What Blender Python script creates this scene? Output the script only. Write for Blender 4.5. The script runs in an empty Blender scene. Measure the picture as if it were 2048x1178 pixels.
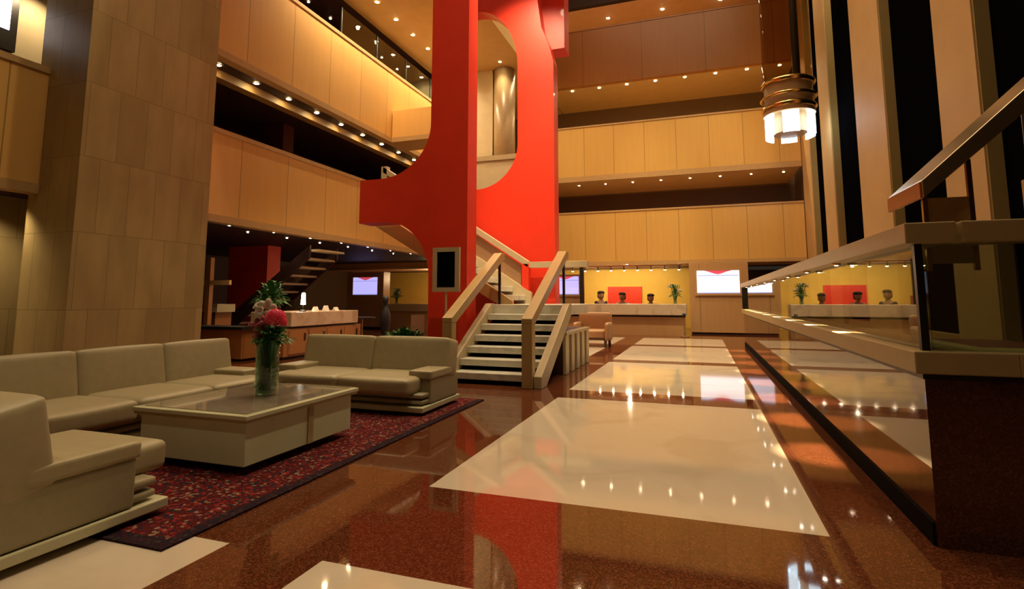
import bpy, bmesh, math, random
from mathutils import Vector, Matrix
random.seed(7)
PI = math.pi
S = bpy.context.scene
COL = S.collection

# ------------------------------------------------------------------ materials
def new_mat(name):
    m = bpy.data.materials.new(name); m.use_nodes = True
    nt = m.node_tree
    return m, nt, nt.nodes['Principled BSDF']

def N(nt, typ, **kw):
    n = nt.nodes.new(typ)
    for k, v in kw.items():
        if k.startswith('i_'):
            n.inputs[int(k[2:]) if k[2:].isdigit() else k[2:].replace('_', ' ')].default_value = v
        else:
            setattr(n, k, v)
    return n

def math_n(nt, op, a, b=None, clamp=False):
    n = nt.nodes.new('ShaderNodeMath'); n.operation = op; n.use_clamp = clamp
    for i, v in enumerate((a, b)):
        if v is None: continue
        if isinstance(v, (int, float)): n.inputs[i].default_value = v
        else: nt.links.new(v, n.inputs[i])
    return n.outputs[0]

def mix_c(nt, fac, a, b, blend='MIX'):
    n = nt.nodes.new('ShaderNodeMix'); n.data_type = 'RGBA'; n.blend_type = blend
    for s, v in ((n.inputs[0], fac), (n.inputs[6], a), (n.inputs[7], b)):
        if isinstance(v, (int, float)): s.default_value = v
        elif isinstance(v, tuple): s.default_value = (*v, 1) if len(v) == 3 else v
        else: nt.links.new(v, s)
    return n.outputs[2]

def plain(name, col, rough=.5, metal=0., spec=.5, bump=0., bscale=60., coat=0.):
    m, nt, b = new_mat(name)
    b.inputs['Roughness'].default_value = rough
    b.inputs['Metallic'].default_value = metal
    b.inputs['Specular IOR Level'].default_value = spec
    b.inputs['Coat Weight'].default_value = coat
    g = N(nt, 'ShaderNodeNewGeometry')
    no = N(nt, 'ShaderNodeTexNoise'); no.inputs['Scale'].default_value = bscale; no.inputs['Detail'].default_value = 3
    nt.links.new(g.outputs['Position'], no.inputs['Vector'])
    c = mix_c(nt, no.outputs[0], tuple(x*.88 for x in col), tuple(min(1, x*1.1) for x in col))
    nt.links.new(c, b.inputs['Base Color'])
    if bump:
        bp = N(nt, 'ShaderNodeBump'); bp.inputs['Strength'].default_value = bump; bp.inputs['Distance'].default_value = .01
        nt.links.new(no.outputs[0], bp.inputs['Height']); nt.links.new(bp.outputs[0], b.inputs['Normal'])
    return m

def emit(name, col, strength):
    m, nt, b = new_mat(name)
    b.inputs['Base Color'].default_value = (*col, 1)
    b.inputs['Emission Color'].default_value = (*col, 1)
    b.inputs['Emission Strength'].default_value = strength
    return m

def wood(name, c1, c2, axis=0, period=1.13, off=0., rough=.35, seam=.35, tone=.25):
    """veneer panels: vertical seams every `period` metres along a world axis, grain along z"""
    m, nt, b = new_mat(name)
    b.inputs['Roughness'].default_value = rough
    b.inputs['Coat Weight'].default_value = .15; b.inputs['Coat Roughness'].default_value = .25
    g = N(nt, 'ShaderNodeNewGeometry'); sp = N(nt, 'ShaderNodeSeparateXYZ')
    nt.links.new(g.outputs['Position'], sp.inputs[0])
    t = math_n(nt, 'DIVIDE', math_n(nt, 'SUBTRACT', sp.outputs[axis], off), period)
    fl = math_n(nt, 'FLOOR', t); fr = math_n(nt, 'FRACT', t)
    edge = math_n(nt, 'LESS_THAN', math_n(nt, 'MINIMUM', fr, math_n(nt, 'SUBTRACT', 1., fr)), .009/period)
    wn = N(nt, 'ShaderNodeTexWhiteNoise'); wn.noise_dimensions = '1D'
    nt.links.new(fl, wn.inputs['W'])
    mp = N(nt, 'ShaderNodeMapping'); mp.inputs['Scale'].default_value = (9, 9, .7)
    nt.links.new(g.outputs['Position'], mp.inputs[0])
    no = N(nt, 'ShaderNodeTexNoise'); no.inputs['Scale'].default_value = 1.; no.inputs['Detail'].default_value = 5
    nt.links.new(mp.outputs[0], no.inputs['Vector'])
    f = math_n(nt, 'ADD', math_n(nt, 'MULTIPLY', no.outputs[0], 1.-tone), math_n(nt, 'MULTIPLY', wn.outputs[0], tone), True)
    c = mix_c(nt, f, c1, c2)
    c = mix_c(nt, math_n(nt, 'MULTIPLY', edge, 1.-seam), c, tuple(x*.25 for x in c1))
    nt.links.new(c, b.inputs['Base Color'])
    return m

def granite(name, c1, c2, c3, rough=.05, ior=1.7):
    m, nt, b = new_mat(name)
    b.inputs['Roughness'].default_value = rough; b.inputs['IOR'].default_value = ior
    g = N(nt, 'ShaderNodeNewGeometry')
    v = N(nt, 'ShaderNodeTexVoronoi'); v.inputs['Scale'].default_value = 130
    nt.links.new(g.outputs['Position'], v.inputs['Vector'])
    no = N(nt, 'ShaderNodeTexNoise'); no.inputs['Scale'].default_value = 190; no.inputs['Detail'].default_value = 3
    nt.links.new(g.outputs['Position'], no.inputs['Vector'])
    r = N(nt, 'ShaderNodeValToRGB'); r.color_ramp.elements[0].position = .35; r.color_ramp.elements[0].color = (*c1, 1)
    r.color_ramp.elements[1].position = .62; r.color_ramp.elements[1].color = (*c2, 1)
    e = r.color_ramp.elements.new(.72); e.color = (*c3, 1)
    s = N(nt, 'ShaderNodeSeparateColor'); nt.links.new(v.outputs['Color'], s.inputs[0])
    f = math_n(nt, 'ADD', math_n(nt, 'MULTIPLY', no.outputs[0], .6), math_n(nt, 'MULTIPLY', s.outputs[0], .4))
    nt.links.new(f, r.inputs[0]); nt.links.new(r.outputs[0], b.inputs['Base Color'])
    return m

def marble(name, c1, c2, rough=.06, scale=1.3, ior=1.5):
    m, nt, b = new_mat(name)
    b.inputs['Roughness'].default_value = rough; b.inputs['IOR'].default_value = ior
    g = N(nt, 'ShaderNodeNewGeometry')
    no = N(nt, 'ShaderNodeTexNoise'); no.inputs['Scale'].default_value = scale; no.inputs['Detail'].default_value = 7
    no.inputs['Distortion'].default_value = 1.2
    nt.links.new(g.outputs['Position'], no.inputs['Vector'])
    r = N(nt, 'ShaderNodeValToRGB'); r.color_ramp.elements[0].position = .36; r.color_ramp.elements[0].color = (*c2, 1)
    r.color_ramp.elements[1].position = .5; r.color_ramp.elements[1].color = (*c1, 1)
    nt.links.new(no.outputs[0], r.inputs[0]); nt.links.new(r.outputs[0], b.inputs['Base Color'])
    return m

def slabs(name, c1, c2, mortar, swap, bw=.42, bh=1.05, rough=.45):
    """stone cladding slabs; swap: which world axis runs along the wall (0 x, 1 y)"""
    m, nt, b = new_mat(name)
    b.inputs['Roughness'].default_value = rough
    g = N(nt, 'ShaderNodeNewGeometry'); sp = N(nt, 'ShaderNodeSeparateXYZ'); cb = N(nt, 'ShaderNodeCombineXYZ')
    nt.links.new(g.outputs['Position'], sp.inputs[0])
    nt.links.new(math_n(nt, 'ADD', sp.outputs[0], sp.outputs[1]), cb.inputs[0]); nt.links.new(sp.outputs[2], cb.inputs[1])
    br = N(nt, 'ShaderNodeTexBrick'); br.inputs['Scale'].default_value = 1; br.inputs['Brick Width'].default_value = bw
    br.inputs['Row Height'].default_value = bh; br.inputs['Mortar Size'].default_value = .004; br.offset = .5
    br.inputs['Color1'].default_value = (*c1, 1); br.inputs['Color2'].default_value = (*c2, 1); br.inputs['Mortar'].default_value = (*mortar, 1)
    br.inputs['Bias'].default_value = 0
    nt.links.new(cb.outputs[0], br.inputs['Vector'])
    no = N(nt, 'ShaderNodeTexNoise'); no.inputs['Scale'].default_value = 2.2; no.inputs['Detail'].default_value = 6
    mp = N(nt, 'ShaderNodeMapping'); mp.inputs['Scale'].default_value = (2, 2, .6)
    nt.links.new(g.outputs['Position'], mp.inputs[0]); nt.links.new(mp.outputs[0], no.inputs['Vector'])
    c = mix_c(nt, math_n(nt, 'MULTIPLY', no.outputs[0], .9), br.outputs[0], tuple(x*.62 for x in c2))
    nt.links.new(c, b.inputs['Base Color'])
    return m

def rug_mat():
    m, nt, b = new_mat('persian_rug'); b.inputs['Roughness'].default_value = .95; b.inputs['Specular IOR Level'].default_value = .1
    g = N(nt, 'ShaderNodeNewGeometry')
    v = N(nt, 'ShaderNodeTexVoronoi'); v.inputs['Scale'].default_value = 17; v.distance = 'MANHATTAN'
    v2 = N(nt, 'ShaderNodeTexVoronoi'); v2.inputs['Scale'].default_value = 55
    no = N(nt, 'ShaderNodeTexNoise'); no.inputs['Scale'].default_value = 5; no.inputs['Detail'].default_value = 2
    for x in (v, v2, no): nt.links.new(g.outputs['Position'], x.inputs['Vector'])
    ring = math_n(nt, 'SINE', math_n(nt, 'MULTIPLY', v.outputs['Distance'], 26.))
    c = mix_c(nt, math_n(nt, 'GREATER_THAN', ring, .1), (.12, .011, .010), (.014, .006, .008))
    s = N(nt, 'ShaderNodeSeparateColor'); nt.links.new(v2.outputs['Color'], s.inputs[0])
    c = mix_c(nt, math_n(nt, 'GREATER_THAN', s.outputs[0], .74), c, (.20, .02, .018))
    c = mix_c(nt, math_n(nt, 'GREATER_THAN', s.outputs[1], .87), c, (.012, .016, .028))
    c = mix_c(nt, math_n(nt, 'GREATER_THAN', s.outputs[2], .92), c, (.22, .15, .09))
    # border: dark band at the edges (world metres)
    sp = N(nt, 'ShaderNodeSeparateXYZ'); nt.links.new(g.outputs['Position'], sp.inputs[0])
    ex = math_n(nt, 'GREATER_THAN', sp.outputs[0], -2.55); ey = math_n(nt, 'LESS_THAN', sp.outputs[1], 2.13)
    e = math_n(nt, 'MAXIMUM', ex, ey)
    c = mix_c(nt, math_n(nt, 'MULTIPLY', e, .85), c, (.012, .010, .016))
    nt.links.new(c, b.inputs['Base Color'])
    bp = N(nt, 'ShaderNodeBump'); bp.inputs['Strength'].default_value = .5; nt.links.new(s.outputs[1], bp.inputs['Height']); nt.links.new(bp.outputs[0], b.inputs['Normal'])
    return m

def glass(name, tint=(.8, .9, .85), refl=.0, ior=1.5):
    """thin pane: fresnel reflection over see-through tint"""
    m, nt, b = new_mat(name); nt.nodes.remove(b)
    o = nt.nodes['Material Output']
    t = N(nt, 'ShaderNodeBsdfTransparent'); t.inputs[0].default_value = (*tint, 1)
    gl = N(nt, 'ShaderNodeBsdfGlossy'); gl.inputs['Roughness'].default_value = .01; gl.inputs[0].default_value = (1, 1, 1, 1)
    fr = N(nt, 'ShaderNodeFresnel'); ge = N(nt, 'ShaderNodeNewGeometry')
    # same reflectance from either side of the pane
    nt.links.new(math_n(nt, 'ADD', math_n(nt, 'MULTIPLY', ge.outputs['Backfacing'], 1/ior-ior), ior), fr.inputs['IOR'])
    f = math_n(nt, 'ADD', fr.outputs[0], refl, True)
    mx = N(nt, 'ShaderNodeMixShader'); nt.links.new(f, mx.inputs[0]); nt.links.new(t.outputs[0], mx.inputs[1]); nt.links.new(gl.outputs[0], mx.inputs[2])
    nt.links.new(mx.outputs[0], o.inputs[0])
    return m

M = {}
M['floor_granite'] = granite('red_brown_granite', (.062, .016, .006), (.135, .038, .015), (.19, .07, .035), .04, 1.62)
M['floor_marble'] = marble('cream_marble_tile', (.62, .53, .41), (.56, .47, .35), .05, 1.2, 1.5)
M['wall_granite'] = granite('polished_brown_granite', (.030, .008, .005), (.075, .022, .012), (.12, .05, .03), .03, 2.1)
M['wood_left'] = wood('maple_veneer_side', (.68, .385, .10), (.82, .50, .165), 1, 1.32, 7.08)
M['wood_far'] = wood('maple_veneer_far', (.62, .36, .085), (.78, .485, .15), 0, 1.12, .5)
M['wood_dark_far'] = wood('walnut_veneer_far', (.34, .13, .022), (.44, .19, .038), 0, 2.24, .5)
M['trim'] = plain('light_wood_trim', (.52, .33, .14), .4, bscale=8)
M['trim_stone'] = plain('travertine_trim', (.50, .40, .24), .4, bscale=10)
M['wood_rail'] = wood('oak_rail', (.36, .23, .085), (.48, .32, .125), 0, 50., rough=.35)
M['wood_bar'] = wood('bar_cabinet_wood', (.30, .11, .03), (.42, .17, .05), 1, .55, 8.9, rough=.4)
M['wood_box'] = wood('honey_wood', (.44, .25, .10), (.56, .34, .15), 0, 50., rough=.4)
M['red'] = plain('red_paint', (.78, .040, .013), .42, bscale=3, coat=.05)
M['stone_pillar'] = slabs('travertine_slabs', (.62, .48, .22), (.48, .37, .16), (.2, .15, .06), 1)
M['cream_wall'] = plain('cream_plaster', (.62, .52, .32), .6, bscale=4)
M['cream_column'] = plain('brushed_column', (.42, .30, .16), .35, bscale=4)
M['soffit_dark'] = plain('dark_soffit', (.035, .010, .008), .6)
M['soffit_cream'] = plain('cream_soffit', (.55, .36, .14), .6, bscale=3)
M['soffit_salmon'] = plain('salmon_soffit', (.85, .52, .32), .6, bscale=3)
M['dark'] = plain('near_black', (.012, .010, .010), .5)
M['brown_dark'] = plain('dark_brown_wall', (.09, .045, .02), .6)
M['backwall'] = plain('olive_brown_wall', (.16, .10, .045), .6, bscale=2)
M['yellow'] = plain('yellow_wall', (.85, .56, .10), .6, bscale=2)
M['leather'] = plain('cream_leather', (.40, .335, .195), .45, bump=.06, bscale=14, coat=.05)
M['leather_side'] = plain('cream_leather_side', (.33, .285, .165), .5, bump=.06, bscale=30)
M['lacquer'] = plain('pale_lacquer', (.58, .56, .36), .35, bscale=5)
M['table_side'] = plain('pale_green_cream_lacquer', (.80, .88, .58), .3, bscale=3)
M['table_edge'] = plain('gold_cream_edge', (.50, .42, .20), .35, bscale=6)
M['table_top'] = marble('pinkish_table_marble', (.52, .42, .32), (.38, .28, .20), .12, 2.5)
M['rug'] = rug_mat()
M['stair_stone'] = marble('grey_stone_tread', (.60, .57, .47), (.47, .46, .38), .3, 4)
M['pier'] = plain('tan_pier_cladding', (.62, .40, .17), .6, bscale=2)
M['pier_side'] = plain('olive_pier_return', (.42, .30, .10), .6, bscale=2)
M['night_glass'] = plain('night_window', (.003, .003, .004), .9, spec=0.)
M['black_frame'] = plain('black_metal', (.01, .01, .01), .35)
M['steel'] = plain('mirror_steel', (.62, .48, .30), .2, .85, bscale=3)
M['brass'] = plain('brass', (.75, .50, .18), .22, 1.)
M['pane'] = glass('counter_glass', (.55, .62, .5), .10, 1.7)
M['clear'] = glass('clear_glass', (.88, .95, .9), .02, 1.45)
M['table_glass'] = glass('table_glass', (.97, .98, .97), .0, 1.3)
M['vase_glass'] = glass('green_vase_glass', (.50, .68, .54), .03, 1.5)
M['bulb'] = emit('bulb_warm', (1., .80, .42), 160.)
M['bulb_small'] = emit('bulb_small', (1., .78, .5), 80.)
M['bulb_white'] = emit('bulb_white', (1., .9, .75), 30.)
M['bulb_soft'] = emit('soft_white_pane', (.9, .9, 1.), 2.)
M['luminous'] = emit('luminous_panel', (.70, .88, 1.), 4.)
M['screen'] = emit('screen_light', (.50, .47, 1.), .95)
M['screen_white'] = emit('screen_white', (.78, .82, 1.), 1.15)
M['screen_red'] = emit('screen_red', (.75, .08, .12), .7)
M['screen_line'] = emit('screen_line', (.25, .28, .6), .8)
M['leaf'] = plain('leaf_green', (.04, .16, .03), .45)
M['leaf_light'] = plain('fern_green', (.14, .30, .04), .5)
M['stem'] = plain('stem_green', (.05, .12, .03), .5)
M['flower_pink'] = plain('hot_pink_petals', (.85, .06, .13), .5)
M['flower_white'] = plain('white_petals', (.75, .66, .55), .5)
M['flower_rose'] = plain('dusty_rose_petals', (.45, .10, .12), .5)
M['skin'] = plain('skin', (.42, .24, .15), .5)
M['hair'] = plain('black_hair', (.012, .010, .008), .5)
M['suit'] = plain('dark_suit', (.018, .018, .022), .7)
M['shirt'] = plain('white_shirt', (.6, .58, .55), .7)
M['paper'] = plain('white_paper', (.75, .66, .55), .7)
M['soil'] = plain('soil', (.05, .03, .02), .9)
M['panel_tan'] = plain('tan_panel', (.34, .20, .10), .5, bscale=6)
M['tan_leather'] = plain('tan_leather', (.40, .23, .11), .45)
M['ledge'] = plain('bronze_stone_ledge', (.40, .29, .13), .4, bscale=10)
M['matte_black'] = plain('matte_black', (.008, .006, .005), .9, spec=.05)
M['soffit_tan'] = plain('tan_soffit_beam', (.30, .17, .055), .6)
M['maroon'] = plain('maroon_seat', (.10, .018, .012), .5)

# ------------------------------------------------------------------ mesh builder
class MB:
    def __init__(s): s.v = []; s.f = []; s.mi = []
    def add(s, vs, fs, mi=0, mat=None):
        o = len(s.v)
        s.v += [tuple(mat @ Vector(v)) if mat else tuple(v) for v in vs]
        s.f += [[o+i for i in f] for f in fs]; s.mi += [mi]*len(fs); return s
    def box(s, x0, x1, y0, y1, z0, z1, mi=0, mat=None):
        return s.add([(x0,y0,z0),(x1,y0,z0),(x1,y1,z0),(x0,y1,z0),(x0,y0,z1),(x1,y0,z1),(x1,y1,z1),(x0,y1,z1)],
            [(0,3,2,1),(4,5,6,7),(0,1,5,4),(1,2,6,5),(2,3,7,6),(3,0,4,7)], mi, mat)
    def prism(s, poly, axis, a0, a1, mi=0):
        """poly of 2D points extruded along axis ('x': poly is (y,z); 'y': (x,z); 'z': (x,y))"""
        def P(p, a): return (a, p[0], p[1]) if axis == 'x' else (p[0], a, p[1]) if axis == 'y' else (p[0], p[1], a)
        n = len(poly)
        return s.add([P(p, a0) for p in poly]+[P(p, a1) for p in poly],
            [list(range(n))[::-1], list(range(n, 2*n))]+[(i, (i+1) % n, n+(i+1) % n, n+i) for i in range(n)], mi)
    def tube(s, pts, r, seg=10, mi=0, r2=None):
        pts = [Vector(p) for p in pts]; n = len(pts); vs = []; fs = []
        for i, p in enumerate(pts):
            d = (pts[min(i+1, n-1)]-pts[max(i-1, 0)]).normalized()
            u = d.orthogonal().normalized() if i == 0 else (u - d*u.dot(d)).normalized()
            w = d.cross(u); rr = r if r2 is None else r+(r2-r)*i/(n-1)
            vs += [tuple(p+(u*math.cos(2*PI*k/seg)+w*math.sin(2*PI*k/seg))*rr) for k in range(seg)]
        for i in range(n-1):
            for k in range(seg): fs.append((i*seg+k, i*seg+(k+1) % seg, (i+1)*seg+(k+1) % seg, (i+1)*seg+k))
        fs += [list(range(seg))[::-1], list(range((n-1)*seg, n*seg))]
        return s.add(vs, fs, mi)
    def lathe(s, prof, cx=0, cy=0, seg=24, mi=0, a0=0, a1=2*PI):
        full = abs(a1-a0-2*PI) < 1e-6; k = seg if full else seg+1; vs = []; fs = []
        for r, z in prof:
            vs += [(cx+r*math.cos(a0+(a1-a0)*j/seg), cy+r*math.sin(a0+(a1-a0)*j/seg), z) for j in range(k)]
        for i in range(len(prof)-1):
            for j in range(seg):
                j2 = (j+1) % k; fs.append((i*k+j, i*k+j2, (i+1)*k+j2, (i+1)*k+j))
        return s.add(vs, fs, mi)
    def puff(s, x0, x1, y0, y1, z0, z1, r=.05, bulge=.02, n=10, mat=None, mi=0, bz=None):
        """soft cushion: rounded box with bulging faces"""
        c = Vector(((x0+x1)/2, (y0+y1)/2, (z0+z1)/2)); h = Vector(((x1-x0)/2, (y1-y0)/2, (z1-z0)/2)); r = min(r, *h)
        vs = []; fs = []; idx = {}
        def pt(u):
            q = Vector([u[i]*h[i] for i in range(3)])
            q = Vector([math.copysign(abs(u[i])**.8, u[i])*h[i] for i in range(3)])
            inner = Vector([max(-(h[i]-r), min(h[i]-r, q[i])) for i in range(3)])
            d = q-inner; q = inner+(d.normalized()*r if d.length > 1e-9 else d) if d.length > r*1.0 or True and d.length > 1e-9 else q
            for i in range(3):
                if abs(u[i]) > .999:
                    a, b2 = [u[j] for j in range(3) if j != i]
                    w = (1-a*a)*(1-b2*b2); q[i] += math.copysign((bz if (i == 2 and bz is not None) else bulge)*w, u[i])
            return q
        for ax in range(3):
            for sg in (-1, 1):
                g = []
                for i in range(n+1):
                    row = []
                    for j in range(n+1):
                        u = [0, 0, 0]; u[ax] = sg; u[(ax+1) % 3] = -1+2*i/n; u[(ax+2) % 3] = -1+2*j/n
                        key = tuple(round(t*1000) for t in u)
                        if key not in idx: idx[key] = len(vs); vs.append(tuple(pt(u)+c))
                        row.append(idx[key])
                    g.append(row)
                for i in range(n):
                    for j in range(n):
                        q = [g[i][j], g[i+1][j], g[i+1][j+1], g[i][j+1]]
                        fs.append(q if sg > 0 else q[::-1])
        return s.add(vs, fs, mi, mat)
    def build(s, name, mats, parent=None, local=False, smooth=False, bevel=0, seg=2, auto=None):
        if not isinstance(mats, (list, tuple)): mats = [mats]
        me = bpy.data.meshes.new(name)
        off = Vector((0, 0, 0)) if (local or parent is None) else parent.matrix_basis.translation
        if parent is not None and not local:
            off = Vector(parent.location)
            q = parent
            while q.parent: q = q.parent; off = off+Vector(q.location)
        me.from_pydata([tuple(Vector(v)-off) for v in s.v], [], s.f)
        for m in mats: me.materials.append(m)
        for p, i in zip(me.polygons, s.mi): p.material_index = i; p.use_smooth = smooth
        bm = bmesh.new(); bm.from_mesh(me); bmesh.ops.recalc_face_normals(bm, faces=bm.faces); bm.to_mesh(me); bm.free()
        o = bpy.data.objects.new(name, me); COL.objects.link(o); o.parent = parent
        if bevel:
            b = o.modifiers.new('bevel', 'BEVEL'); b.width = bevel; b.segments = seg; b.limit_method = 'ANGLE'; b.angle_limit = math.radians(40)
            for p in me.polygons: p.use_smooth = False
        return o

def tag(o, label=None, cat=None, group=None, kind=None):
    if label: o['label'] = label
    if cat: o['category'] = cat
    if group: o['group'] = group
    if kind: o['kind'] = kind
    return o
def thing(name, label, cat, loc=(0, 0, 0), rz=0, group=None, kind=None):
    o = bpy.data.objects.new(name, None); COL.objects.link(o); o.location = loc; o.rotation_euler = (0, 0, rz)
    o.empty_display_size = .1
    return tag(o, label, cat, group, kind)
def struct(o): o['kind'] = 'structure'; return o
def dup(root, loc, rz=None, label=None, group=None):
    r = root.copy(); COL.objects.link(r); r.location = loc
    if rz is not None: r.rotation_euler = (0, 0, rz)
    if label: r['label'] = label
    if group: r['group'] = group
    for ch in list(root.children):
        c = ch.copy(); COL.objects.link(c); c.parent = r
        for g in ch.children:
            d = g.copy(); COL.objects.link(d); d.parent = c
    return r
def box(name, mat, x0, x1, y0, y1, z0, z1, parent=None, bevel=0):
    return MB().box(x0, x1, y0, y1, z0, z1).build(name, mat, parent, bevel=bevel)

ORD = ['first', 'second', 'third', 'fourth', 'fifth', 'sixth', 'seventh', 'eighth', 'ninth', 'tenth', 'eleventh', 'twelfth', 'thirteenth', 'fourteenth', 'fifteenth', 'sixteenth']
WARM = (1., .74, .43)
def spot(loc, aim, power, angle=70, blend=.6, col=WARM, r=.04, name='lamp_light'):
    l = bpy.data.lights.new(name, 'SPOT'); l.energy = power; l.color = col; l.spot_size = math.radians(angle); l.spot_blend = blend; l.shadow_soft_size = r
    o = bpy.data.objects.new(name, l); COL.objects.link(o); o.location = loc
    o.rotation_euler = (Vector(aim)-Vector(loc)).to_track_quat('-Z', 'Y').to_euler()
    return o
def point(loc, power, col=WARM, r=.05, name='lamp_light'):
    l = bpy.data.lights.new(name, 'POINT'); l.energy = power; l.color = col; l.shadow_soft_size = r
    o = bpy.data.objects.new(name, l); COL.objects.link(o); o.location = loc; return o
def area(loc, aim, power, sx, sy, col=WARM, name='lamp_light'):
    l = bpy.data.lights.new(name, 'AREA'); l.energy = power; l.color = col; l.shape = 'RECTANGLE'; l.size = sx; l.size_y = sy
    o = bpy.data.objects.new(name, l); COL.objects.link(o); o.location = loc
    o.rotation_euler = (Vector(aim)-Vector(loc)).to_track_quat('-Z', 'Y').to_euler(); return o

# ================================================================== SETTING
# floor: granite ground with cream marble fields, cut as exact rectangles in one mesh
def build_floor():
    xs = [-16, -4.5, -2.24, -1.69, .58, 1.05, 8]
    ys = [-6, -1.2, 2.22, 3.27, 6.63, 7.23, 10.6, 11.06, 14.4, 14.85, 17.4, 26]
    marb = set()
    for (a, b) in ((-1.2, 2.22), (3.27, 6.63), (7.23, 11.06-.46), (11.06, 14.4), (14.85, 17.4)): marb.add((-1.69, a))
    marb.add((-2.24-2.26, -1.2)); marb.add((-4.5, 11.06)); marb.add((-4.5, 14.85))
    mb = MB()
    for i in range(len(xs)-1):
        for j in range(len(ys)-1):
            mi = 1 if (xs[i], ys[j]) in marb else 0
            mb.add([(xs[i], ys[j], 0), (xs[i+1], ys[j], 0), (xs[i+1], ys[j+1], 0), (xs[i], ys[j+1], 0)], [(0, 1, 2, 3)], mi)
    o = mb.build('floor', [M['floor_granite'], M['floor_marble']])
    struct(o)
build_floor()
struct(box('ceiling', M['brown_dark'], -16, 8, -6, 26, 16, 16.2))
struct(box('wall_left', M['brown_dark'], -16.2, -16, -6, 26, 0, 16))
struct(box('wall_back', M['brown_dark'], -16, 8, -6.2, -6, 0, 16))
# far walls per storey (behind the balconies)
w = MB().box(-16, 8, 23, 23.2, 2.46, 5.6, 1).box(-16, 8, 23, 23.2, 5.6, 16, 0).box(-16, 8, 26, 26.2, 0, 2.46, 1)
struct(w.build('wall_far', [M['backwall'], M['brown_dark']]))
# right outer wall: dark night windows with projecting piers
struct(MB().box(3.62, 3.8, -6, 26, 0, 16).build('wall_right', M['brown_dark']))
wn = 1
yw = [(-1.4, 2.2), (3.6, 8.1), (9.29, 11.55), (13.5, 15.75), (17.0, 18.6)]
for a, b in yw:
    o = box('window_%d' % wn, M['night_glass'], 3.58, 3.62, a, b, .7, 15.9); struct(o); wn += 1
pi = 0
PW = ['nearest wide tan window pier, seen above the dark corner of the granite enclosure',
      'second tan window pier from the right, rising behind the glass enclosure',
      'third tan window pier from the right, beside the round luminous lift ring', 'farthest narrow tan window pier at the far end of the window wall']
for a, b in ((8.1, 9.29), (11.55, 13.5), (15.75, 17.0), (18.6, 20.0)):
    t = thing('window_pier', PW[pi], 'pier', (3.5, (a+b)/2, 0), group='piers of the window wall'); pi += 1
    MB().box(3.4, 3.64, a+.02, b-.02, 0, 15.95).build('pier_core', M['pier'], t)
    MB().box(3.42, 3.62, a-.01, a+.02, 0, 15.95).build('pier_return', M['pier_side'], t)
struct(box('trim_1', M['wood_box'], 3.5, 3.62, 1, 20, .0, .68))

# ================================================================== LEFT BALCONIES
def parapet(name, label, x0, x1, y0, y1, z0, z1, mat, facing, cap=.09, base=.14, cm=None, cut=None):
    t = thing(name, label, 'balcony', ((x0+x1)/2, (y0+y1)/2, z0))
    e = .02
    MB().box(x0, x1, y0, y1, z0+base, z1-cap).build('panel_face', mat, t)
    cm = cm or M['trim']
    if facing == 'x':
        MB().box(x0, x1+e, y0, y1, z1-cap, z1).build('top_cap', cm, t)
        MB().box(x0, x1+e, y0, y1, z0, z0+base).build('bottom_trim', cm, t)
    else:
        MB().box(x0, x1, y0-e, y1, z1-cap, z1).build('top_cap', cm, t)
        MB().box(x0, x1, y0-e, y1, z0, z0+base).build('bottom_trim', cm, t)
    return t
parapet('balcony_parapet', 'wood-panelled first-storey parapet of the left balcony, between stone pillar and red frame', -8.9, -8.7, 7.0, 19.9, 2.66, 4.49, M['wood_left'], 'x')
parapet('balcony_parapet', 'short wood-panelled parapet at the left edge, in front of the stone pillar', -8.9, -8.7, 0, 4.9, 2.66, 4.49, M['wood_left'], 'x')
parapet('balcony_parapet', 'wood-panelled second-storey parapet at the top left corner, in front of the stone pillar', -8.9, -8.7, 0, 4.9, 5.92, 8.17, M['wood_left'], 'x')
parapet('balcony_parapet', 'bright wood-panelled second-storey parapet of the left balcony', -8.9, -8.7, 7.0, 19.0, 5.92, 8.17, M['wood_left'], 'x')
# slabs behind them
def slab(label, x0, x1, y0, y1, z0, z1, mat):
    return tag(box('floor_slab', mat, x0, x1, y0, y1, z0, z1), label, 'floor slab', kind='structure')
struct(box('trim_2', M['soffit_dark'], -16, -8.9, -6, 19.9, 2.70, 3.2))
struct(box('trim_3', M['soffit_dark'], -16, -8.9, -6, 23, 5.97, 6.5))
struct(box('trim_4', M['soffit_tan'], -9.6, -9.35, 6, 19.9, 5.80, 5.97))
struct(box('trim_5', M['soffit_cream'], -9.05, -5.55, 6, 23, 9.42, 10.2))
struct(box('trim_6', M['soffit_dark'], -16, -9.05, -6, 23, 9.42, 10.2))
# bridge from the upper left balcony towards the red frame
b = thing('bridge', 'wood-faced bridge joining the upper left balcony to the red frame', 'bridge', (-7, 14.2, 5.92))
MB().box(-8.68, -6.5, 14.0, 15.0, 6.06, 6.9).build('panel_face', M['wood_left'], b)
MB().box(-8.68, -6.5, 13.98, 15.0, 5.92, 6.06).build('bottom_trim', M['trim'], b)
# interior back walls of left storeys
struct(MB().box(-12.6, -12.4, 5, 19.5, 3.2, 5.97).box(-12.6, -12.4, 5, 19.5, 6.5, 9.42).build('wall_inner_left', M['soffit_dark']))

# stone pillar
sp = thing('stone_pillar', 'massive travertine-clad pillar rising the full height at the left', 'pillar', (-8.3, 5.95, 0))
MB().box(-8.9, -7.9, 4.9, 6.98, 0, 15.98).build('shaft', M['stone_pillar'], sp)
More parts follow.
